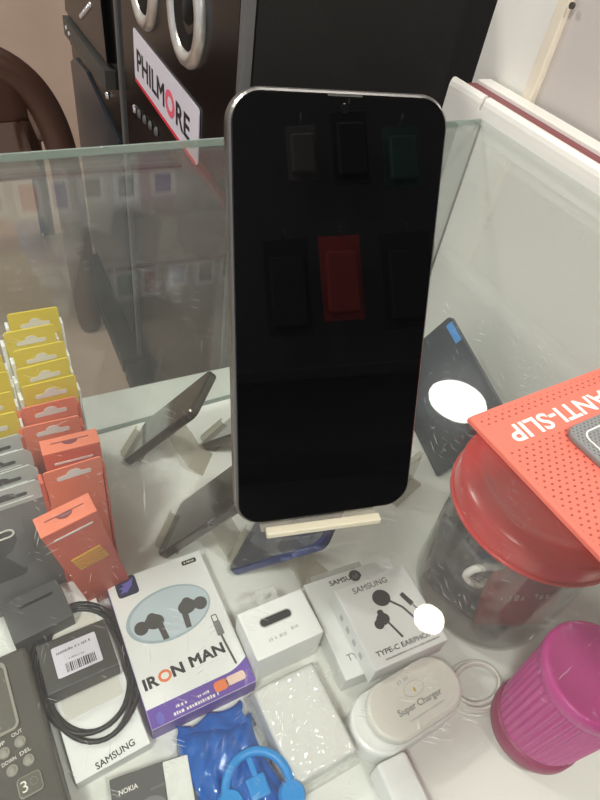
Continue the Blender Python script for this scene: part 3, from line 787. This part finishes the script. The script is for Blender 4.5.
for G, fl in ((T_, 0), (B_, 1)):
    for j in range(n):
        for i in range(n):
            q = (G[j][i], G[j][i+1], G[j+1][i+1], G[j+1][i]); bm.faces.new(q[::-1] if fl else q)
link('bag', bm, M['blue_film'], bg, True)
fl = [[(-.0365+.056*u+.002*math.sin(9*v), .030+.026*v-.005*abs(math.sin(6*u)), .004+.010*(1-v)+.003*abs(math.sin(9*u+4*v))) for u in [i/16 for i in range(17)]] for v in [j/8 for j in range(9)]]
slab(fl, .0006, M['blue_film'], 'folded_flap', bg)
hs = thing('ring_cable', 'cyan plastic ring with square plug seen inside the blue plastic pouch', 'cable', (.0860, .0815, FZ+.0282))
link('ring', tube([(.0245*math.cos(a), .0262*math.sin(a), .0004*math.sin(3*a)) for a in (2*PI*k/48 for k in range(48))], .0036, 10, True), M['cyan'], hs, True)
link('plug', box(-.0075, .0075, -.006, .0095, -.002, .003, .0015), M['cyan'], hs)
link('stem', box(-.0012, .0030, .0095, .0225, -.001, .0015, .0005), M['cyan'], hs)
for cx_, cy_ in ((-.0225, .000), (.0215, -.013)):
    c = lathe([(0, .004), (.0085, .004), (.0105, 0), (.0085, -.003), (0, -.003)], 24); bmesh.ops.transform(c, matrix=Matrix.Translation((cx_, cy_, 0)), verts=c.verts[:])
    link('ear_cup', c, M['cyan'], hs)
pfm = bmesh.new()
sl = tag(slab([[(.0475+.009*u+.002*math.sin(7*v), .055+.078*v, FZ+.004+.014*math.sin(PI*u)+.0015*math.sin(19*v+5*u)) for u in [i/10 for i in range(11)]] for v in [j/24 for j in range(25)]], .0004, M['film'], 'polybag', None), 'crumpled clear plastic sleeve strip between the white card strip and the blue pouch', 'plastic bag'); pfm.free()

# ------------------------------------------------------------------ small white hang box with the dark window
ub = thing('hang_box', 'small white hang box with a dark pill-shaped window beside the purple-banded box', 'box', (.1485, .1845, FZ), R(1))
link('carton', box(-.0315, .0315, -.022, .022, 0, .0485, .001), M['white_card'], ub)
link('window', prism(rrect(-.0165, .0125, .0020, .0092, .0034, 6), .0485, .0489), M['ink'], ub)
link('window_rim', ring_prism(rrect(-.0175, .0135, .0010, .0102, .0044, 6), rrect(-.0165, .0125, .0020, .0092, .0034, 6), .0485, .0491), M['grey_card_pale'], ub)
hg = link('hang_tab', ring_prism(rrect(-.010, .010, .022, .036, .004, 5), rrect(-.0055, .0055, .0265, .031, .002, 5), .044, .0452), M['tab'], ub)
for x, y, s in ((-.012, -.010, 'O'), (-.002, -.010, '|||'), (.010, -.008, 'USB')):
    fine_print(len(s)+3, M['grey_card_pale'], ub, (x, y), .007, .004, .0486)

# ------------------------------------------------------------------ white sleeve pack in a polybag
wp = thing('wrapped_pack', 'plain white pack wrapped in shiny clear plastic below the small white hang box', 'pack', (.1395, .112, FZ), R(2))
link('carton', box(-.0285, .0280, -.0385, .0375, 0, .026, .0035, 3), M['white_card'], wp)
rows = []
for j in range(31):
    v = j/30; r_ = []
    for i in range(29):
        u = i/28; x = -.0345+.067*u; y = -.0445+.087*v
        e = min(1, 13*min(u, 1-u))*min(1, 15*min(v, 1-v))
        x += .0012*math.sin(14*v)*(1-e); 
        r_.append((x, y, .002+.0265*e+abs(.0016*math.sin(21*u+13*v)+.0012*math.sin(33*v-11*u))*e))
    rows.append(r_)
slab(rows, .0003, M['film'], 'wrapper', wp)

# ------------------------------------------------------------------ earphone cartons
def earphone_print(t, w, d, h, ox=0):
    pc = link('printed_earphone', prism(ell(.000, .0165, .0085, .0078, 24, R(-20)), h, h+.0005), M['ink'], t)
    link('printed_cable', tube([(.006, .011, h+.0003), (.014, .002, h+.0003), (.019, -.010, h+.0003), (.021, -.018, h+.0003)], .0010, 6), M['ink'], pc)
    b_ = prism(ell(-.0085, -.0015, .0062, .0055, 20), h, h+.0005); prism(ell(-.0140, -.0045, .0045, .0045, 16), h, h+.0006, bm=b_); prism(ell(-.0080, .0045, .0030, .0028, 14), h, h+.0004, bm=b_)
    pc = link('printed_earphone', b_, M['ink'], t)
    link('printed_cable', tube([(-.0055, -.006, h+.0003), (-.003, -.013, h+.0003), (.000, -.022, h+.0003)], .0010, 6), M['ink'], pc)
    pg = link('printed_plug', prism([(.0175, .013), (.0215, .0145), (.0265, .002), (.0220, .000)], h, h+.0005), M['ink'], t)
    link('printed_cable', tube([(.0242, .001, h+.0003), (.027, -.006, h+.0003), (.030, -.014, h+.0003)], .0008, 6), M['grey_ink'], pg)
e1 = thing('earphone_box', 'white earphone carton with a black crest on top, lying under the other white earphone carton', 'box', (.236, .169, FZ), R(-3))
link('carton', box(-.0475, .0475, -.047, .047, 0, .026, .0008), M['white_card'], e1)
text('lettering', 'SAMSUNG', M['ink'], e1, (-.006, .0395), .034, .0052, .026, bold=.02)
link('black_crest', lathe([(0, .0262), (.0058, .0262), (.0058, .0268), (0, .0268)], 24), M['ink'], e1).location = (.0045, .0395, 0)
link('crest_mark', prism([(.0010, .036), (.0028, .041), (.0045, .037), (.0063, .042), (.0082, .036), (.0062, .0385), (.0045, .0352), (.0028, .0385)], .0268, .027), M['grey_ink'], e1)
text('lettering', 'TYPE-C EARPHONES', M['grey_ink'], e1, (.001, -.030), .078, .0060, .026)
link('hang_tab', box(-.034, .022, .0472, .058, .012, .0135, .0004), M['tab'], e1)
e2 = thing('earphone_box', 'white earphone carton with printed black earphones stacked on top of the other carton', 'box', (.2415, .1525, FZ+.0266), R(-1.5))
link('carton', box(-.0375, .0375, -.0385, .0385, 0, .0265, .0008), M['white_card'], e2)
text('lettering', 'SAMSUNG', M['grey_ink'], e2, (-.004, .031), .036, .0055, .0266, bold=.01)
earphone_print(e2, .075, .077, .0266)
text('lettering', 'TYPE-C EARPHONES', M['ink'], e2, (.002, -.0275), .064, .0045, .0266, R(-1), bold=.015)
fine_print(1551, M['grey_ink'], e2, (.004, -.0335), .056, .0020, .0266)
for k in range(4): link('side_print', box(-.0378, -.0375, .015-.012*k, .020-.012*k, .009, .016), M['grey_card_pale'], e2)

# ------------------------------------------------------------------ oval charger pack and white cable
su = thing('charger_pack', 'white oval charger pack with a cream label below the earphone cartons', 'charger', (.2235, .0865, FZ), R(4))
link('tray', soft_prism(rrect(-.0525, .0525, -.0255, .0255, .0252, 14), 0, .030, .003), M['white_plastic'], su, False)
lb = link('label', soft_prism(rrect(-.0395, .0505, -.0240, .0240, .0235, 12), .0300, .0415, .003), M['offwhite'], su)
text('lettering', 'Super Charger', M['grey_ink'], lb, (.006, -.0060), .044, .0068, .0416, R(-2), bold=.01)
fine_print(1179, M['grey_card_pale'], lb, (.008, -.0135), .036, .0022, .0416)
fine_print(194, M['grey_card_pale'], lb, (.003, .0155), .012, .0040, .0416)
link('printed_ring', ring_prism(ell(.008, .006, .010, .006, 24), ell(.008, .006, .0094, .0054, 24), .0415, .0417), M['grey_card_pale'], lb)
link('printed_mark', prism(ell(.008, .005, .0010, .0020, 12), .0415, .0418), M['yellow_print'], lb)
pts = []
for k in range(5*36):
    a = 2*PI*k/36; j = k//36
    pts.append((.302+(.0285-.0016*j+.0012*math.sin(j*2.2))*math.cos(a), .0775+.0016*math.sin(j*1.9)+(.0225-.0014*j)*math.sin(a), FZ+.0022+.0024*j))
tag(link('charging_cable', tube(pts, .0017, 8), M['cable_white'], None, True), 'coiled white cable lying right of the white oval charger pack', 'cable')
wa = thing('power_adapter', 'white adapter block at the bottom edge below the oval charger pack', 'adapter', (.1895, .0585, FZ), R(-2))
link('housing', box(-.0135, .0135, -.062, 0, 0, .031, .003, 3), M['white_plastic'], wa)
link('usb_port', box(-.0045, .0045, -.0625, -.0615, .012, .018), M['ink'], wa)
link('back_plate', box(-.0115, .0115, -.057, -.018, .031, .0314, .0001), M['white_card'], wa)

# ------------------------------------------------------------------ red-lidded clear jar with its contents
JX, JY = .372, .158
jr = thing('jar', 'big clear jar with a red screw lid standing under the coral anti-slip pad', 'jar', (JX, JY, FZ))
link('body', lathe([(.062, .0), (.068, .004), (.0695, .012), (.0695, .140), (.064, .150), (.064, .160), (.062, .160), (.062, .149), (.0675, .139), (.0675, .013), (.066, .006), (0, .004)], 72), M['jar'], jr, True)
def knurl(i, a): return .0006*math.sin(60*a) if i in (1, 2) else 0
ld = link('lid', lathe([(.0765, .150), (.0765, .152), (.0765, .172), (.0745, .1755), (.069, .177), (.066, .180), (.060, .181), (.056, .1785), (.052, .1785), (0, .1785)], 120, knurl), M['red_plastic'], jr, True)
link('lid_ridge', lathe([(.0765, .1495), (.0785, .1495), (.0785, .1525), (.0765, .1525)], 72), M['red_plastic'], ld, True)
rp = bmesh.new()
def wrapper(name, label, cat, m, cx, cy, z, w, d, h, rz, seed, grp=None, tilt=0):
    b_ = bmesh.new(); n = 14; rr = random.Random(seed); ph_ = rr.random()*6
    def P_(u, v, s):
        e = (1-abs(2*u-1)**4)*(1-abs(2*v-1)**4)
        return ((u-.5)*w+.002*math.sin(5*v+ph_), (v-.5)*d+.002*math.sin(6*u+ph_), s*h/2*e**.5+.0014*math.sin(15*u+7*v+ph_)*e)
    A = [[b_.verts.new(P_(i/n, j/n, 1)) for i in range(n+1)] for j in range(n+1)]
    B2 = [[A[j][i] if i in (0, n) or j in (0, n) else b_.verts.new(P_(i/n, j/n, -1)) for i in range(n+1)] for j in range(n+1)]
    for G, fl in ((A, 0), (B2, 1)):
        for j in range(n):
            for i in range(n):
                q = (G[j][i], G[j][i+1], G[j+1][i+1], G[j+1][i]); b_.faces.new(q[::-1] if fl else q)
    o = link(name, b_, m, None, True); o.location = (cx, cy, z); o.rotation_euler = (R(tilt), 0, R(rz)); return tag(o, label, cat, grp)
rp.free()
rw = wrapper('sachet', 'red plastic sachet with pale print inside the red-lidded jar', 'sachet', M['red_pack'], JX-.018, JY-.044, FZ+.074, .078, .086, .008, -21, 3, None, 80)
G_ = M['grey_pack']
for lab, cx_, cy_, z_, w_, d_, h_, rz_, sd_, tl_ in (
    ('dark grey sachet lying flat at the bottom of the red-lidded jar', 0, 0, .018, .098, .090, .024, 20, 4, 0),
    ('dark grey sachet standing at the left wall inside the red-lidded jar', -.056, .006, .072, .060, .095, .010, 94, 5, 82),
    ('dark grey sachet standing at the back wall inside the red-lidded jar', -.010, .052, .075, .085, .095, .010, 12, 6, 84),
    ('dark grey sachet heaped in the middle of the red-lidded jar', 0, -.004, .045, .080, .070, .024, 40, 7, 8),
    ('dark grey sachet near the lid of the red-lidded jar', -.020, .016, .112, .075, .060, .014, 60, 10, 14)):
    wrapper('sachet', lab, 'sachet', G_, JX+cx_, JY+cy_, FZ+z_, w_, d_, h_, rz_, sd_, None, tl_)
fine_print(883, M['cream_print'], rw, (0, .004), .052, .010, .0044, R(4))
pts = [(0, .0, .0), (.008, .006, .006), (.012, .0, .016), (.004, -.004, .022), (-.006, .002, .016), (-.008, .004, .004), (.002, -.002, -.004), (.014, -.004, .004), (.018, .002, .014), (.012, .004, .026), (.004, .0, .030)]
def smooth(pts, k=6):
    out = []; P_ = [Vector(p) for p in pts]
    for i in range(len(P_)-1):
        p0, p1, p2, p3 = P_[max(i-1, 0)], P_[i], P_[i+1], P_[min(i+2, len(P_)-1)]
        for j in range(k):
            t_ = j/k; out.append(.5*((2*p1)+(p2-p0)*t_+(2*p0-5*p1+4*p2-p3)*t_*t_+(3*p1-p0-3*p2+p3)*t_**3))
    out.append(P_[-1]); return out
kb = link('charging_cable', tube(smooth(pts), .0026, 8), M['cable_white'], None, True); kb.location = (JX-.058, JY-.020, FZ+.090); kb.scale = (1.35, 1.35, 1.35)
tag(kb, 'knotted white cable just under the red lid inside the clear jar', 'cable')

# ------------------------------------------------------------------ magenta ribbed tub
mg = thing('tub', 'magenta ribbed plastic tub with a bright round lid at lower right', 'tub', (.3275, .030, FZ))
def ribs(i, a): return .0011*math.cos(40*a) if 4 <= i <= 9 else 0
link('base', lathe([(0, 0), (.028, .0), (.0355, .004), (.0385, .012), (.0385, .022), (.036, .026), (0, .026)], 72), M['magenta_dark'], mg, True)
link('body', lathe([(0, .0265), (.0345, .0265), (.036, .028), (.036, .03), (.0362, .033), (.0372, .06), (.0382, .09), (.0388, .113), (.0388, .114), (.0385, .116), (0, .116)], 240, ribs), M['magenta'], mg, True)
link('lid', lathe([(.0400, .1165), (.0412, .118), (.0412, .127), (.0395, .130), (.0365, .1305), (.0345, .129), (0, .129)], 72), M['magenta'], mg, True)

# ------------------------------------------------------------------ anti-slip pad on the glass
MX, MY = .2015, .1425
M['mat_coral'] = dotted('coral_perforated', (228, 116, 98), (164, 70, 60), .0050, .19, .11, band=(-.0275, -.0095), margin=.003, size=(.30, .30))
pad = thing('anti_slip_pad', 'coral perforated anti-slip pad with white lettering lying on the glass top', 'pad', (MX, MY, .0), R(3.5))
link('sheet', soft_prism(rrect(0, .26, -.24, 0, .0012, 3), .0002, .0034, .0006), M['mat_coral'], pad)
def pt(s, x, y, w, h): text('lettering', s, M['white_ink'], pad, (x, y), w, h, .0034, R(180), bold=.02)
pt('ANTI-SLIP', .0515, -.0193, .0775, .0112)
gp = thing('phone_mount_pad', 'grey dotted gel pad with a white outline lying on the coral anti-slip pad', 'pad', (.244, .1155, .0036), R(4.5))
M['pad_grey'] = dotted('grey_dotted_rubber', (132, 134, 132), (70, 72, 72), .0030, .16, .14, margin=.0014, size=(.06, .09))
link('gel_sheet', soft_prism(rrect(0, .06, -.09, 0, .007, 8), 0, .0036, .0008), M['pad_grey'], gp)
link('outline', ring_prism(rrect(.0062, .0538, -.0838, -.0062, .0055, 8), rrect(.0070, .0530, -.0830, -.0070, .0048, 8), .0036, .0039), M['white_ink'], gp)

# ------------------------------------------------------------------ shelves on the far wall (seen mirrored in the glass top)
def rack(label, x0, x1, y, z, grp, seed):
    t = thing('wall_shelf', label, 'shelf', ((x0+x1)/2, y+.17, z))
    w = (x1-x0)/2
    link('board', box(-w, w, -.17, .2, -.03, 0), M['laminate'], t)
    link('maroon_band', box(-w, w, -.1725, -.1702, -.024, -.004), M['maroon'], t)
    rr = random.Random(seed); x = x0+.02; k = 0
    cols = ['pack_dark', 'pack_blue', 'pack_green', 'pack_red', 'pack_blue', 'pack_dark']
    places = ['first', 'second', 'third', 'fourth', 'fifth', 'sixth', 'seventh', 'eighth']
    while x < x1-.09 and k < 8:
        w_ = rr.uniform(.075, .10); h_ = rr.uniform(.11, .16); d_ = .06
        o = thing('retail_box', 'white windowed retail box, '+places[k]+' from left on the '+('lower' if seed == 1 else 'upper')+' mirrored wall shelf', 'box', (x+w_/2, y+.04, z), 0, grp)
        link('carton', box(-w_/2, w_/2, -d_/2, d_/2, 0, h_, .002), M['white_card'], o)
        link('window', box(-w_*.32, w_*.32, -d_/2-.001, -d_/2, h_*.15, h_*.82), M[cols[(k+seed) % 6]], o)
        x += w_+rr.uniform(.02, .05); k += 1
rack('lower white wall shelf with a maroon front band, seen mirrored in the glass top', -.15, .72, 2.2, .85, 'retail boxes on the lower wall shelf', 1)
rack('upper white wall shelf with a maroon front band, seen mirrored in the glass top', .40, 1.35, 2.2, 1.28, 'retail boxes on the upper wall shelf', 2)

# ------------------------------------------------------------------ rack behind the camera (seen mirrored in the phone screen)
br = thing('display_rack', 'dark display rack with hooks facing the counter, mirrored in the phone screen', 'rack', (.25, -.68, GROUND))
link('panel', box(-.75, .75, -.04, -.02, .0, 2.3), M['grey_trim'], br)
link('shelf', box(-.7, .7, -.02, .09, 1.03, 1.05, .002), M['dark_grey'], br)
def hook_pack(label, x, z, w, h, m):
    o = thing('blister_pack', label, 'pack', (x, -.62, z), 0, 'packs on the rack mirrored in the phone screen')
    link('card', box(-w/2, w/2, -.006, 0, -h, 0, .001), m, o)
    link('blister', box(-w*.38, w*.38, 0, .016, -h*.92, -h*.2, .004), m, o)
    link('hook', tube([(0, -.07, .004), (0, .02, .004), (0, .025, .010)], .0018, 6), M['chrome'], o)
hook_pack('red pack on the rack mirrored in the phone screen', .215, .315, .068, .14, M['pack_red'])
hook_pack('dark grey pack left of the red one on the rack mirrored in the phone screen', .125, .315, .075, .16, M['pack_dark'])
hook_pack('dark grey pack right of the red one on the rack mirrored in the phone screen', .325, .315, .085, .16, M['pack_dark'])
hook_pack('pale pack on the upper left of the rack mirrored in the phone screen', .165, .50, .05, .09, M['grey_card'])
hook_pack('green pack on the upper middle of the rack mirrored in the phone screen', .245, .52, .06, .12, M['pack_dark'])
hook_pack('blue pack on the upper right of the rack mirrored in the phone screen', .33, .49, .06, .10, M['pack_green'])

# ------------------------------------------------------------------ lamps
def panel_lamp(label, x, y, z, r, name='ceiling_lamp', m='lamp', group=None):
    t = thing(name, label, 'lamp', (x, y, z), 0, group)
    link('rim', lathe([(r, 0), (r*1.06, .004), (r*1.06, CEIL-z), (0, CEIL-z)], 48), M['white_plastic'], t, True)
    link('diffuser', lathe([(0, -.002), (r*.98, -.002), (r, .002), (0, .004)], 48), M[m], t)
    return t
panel_lamp('round ceiling lamp mirrored as the large bright disc in the glass top', 1.73, 1.31, 1.6, .135)
panel_lamp('small round ceiling lamp mirrored as the small bright spot in the glass top', 1.0, .496, 1.6, .05, m='bulb')
g = 'added unseen fill lamps over the shop'
for x, y, lab in ((-.75, -.35, 'added round fill lamp above the left end of the counter behind the camera'), (-1.0, 1.7, 'added unseen round fill lamp above the brown armchair'), (.35, -.75, 'added round fill lamp above the display rack behind the camera'), (2.4, -.3, 'added unseen round fill lamp beyond the right cupboard')):
    panel_lamp(lab, x, y, 1.6, .16, group=g)  # out-of-view lamps added to brighten the counter, placed clear of the mirrored area
def area(x, y, z, size, power, rot=(0, 0, 0), col=(1, .97, .93)):
    l = bpy.data.lights.new('fill_light', 'AREA'); l.shape = 'DISK'; l.size = size; l.energy = power; l.color = col
    o = bpy.data.objects.new('fill_light', l); COL.objects.link(o); o.location = (x, y, z); o.rotation_euler = rot
    o.visible_camera = True
for x, y in ((-.75, -.35), (-1.0, 1.7), (.35, -.75), (2.4, -.3)): area(x, y, 1.59, .3, 22)  # added fill light under the four unseen lamps
w = bpy.data.worlds.new('shop_air'); SC.world = w; w.use_nodes = True
w.node_tree.nodes['Background'].inputs[0].default_value = (.92, .94, 1, 1); w.node_tree.nodes['Background'].inputs[1].default_value = .74

vs = SC.view_settings; vs.view_transform = 'Standard'; vs.look = 'None'; vs.gamma = 1; vs.exposure = -.07; vs.use_curve_mapping = False
SC.cycles.max_bounces = 14; SC.cycles.transparent_max_bounces = 32; SC.cycles.sample_clamp_indirect = 6
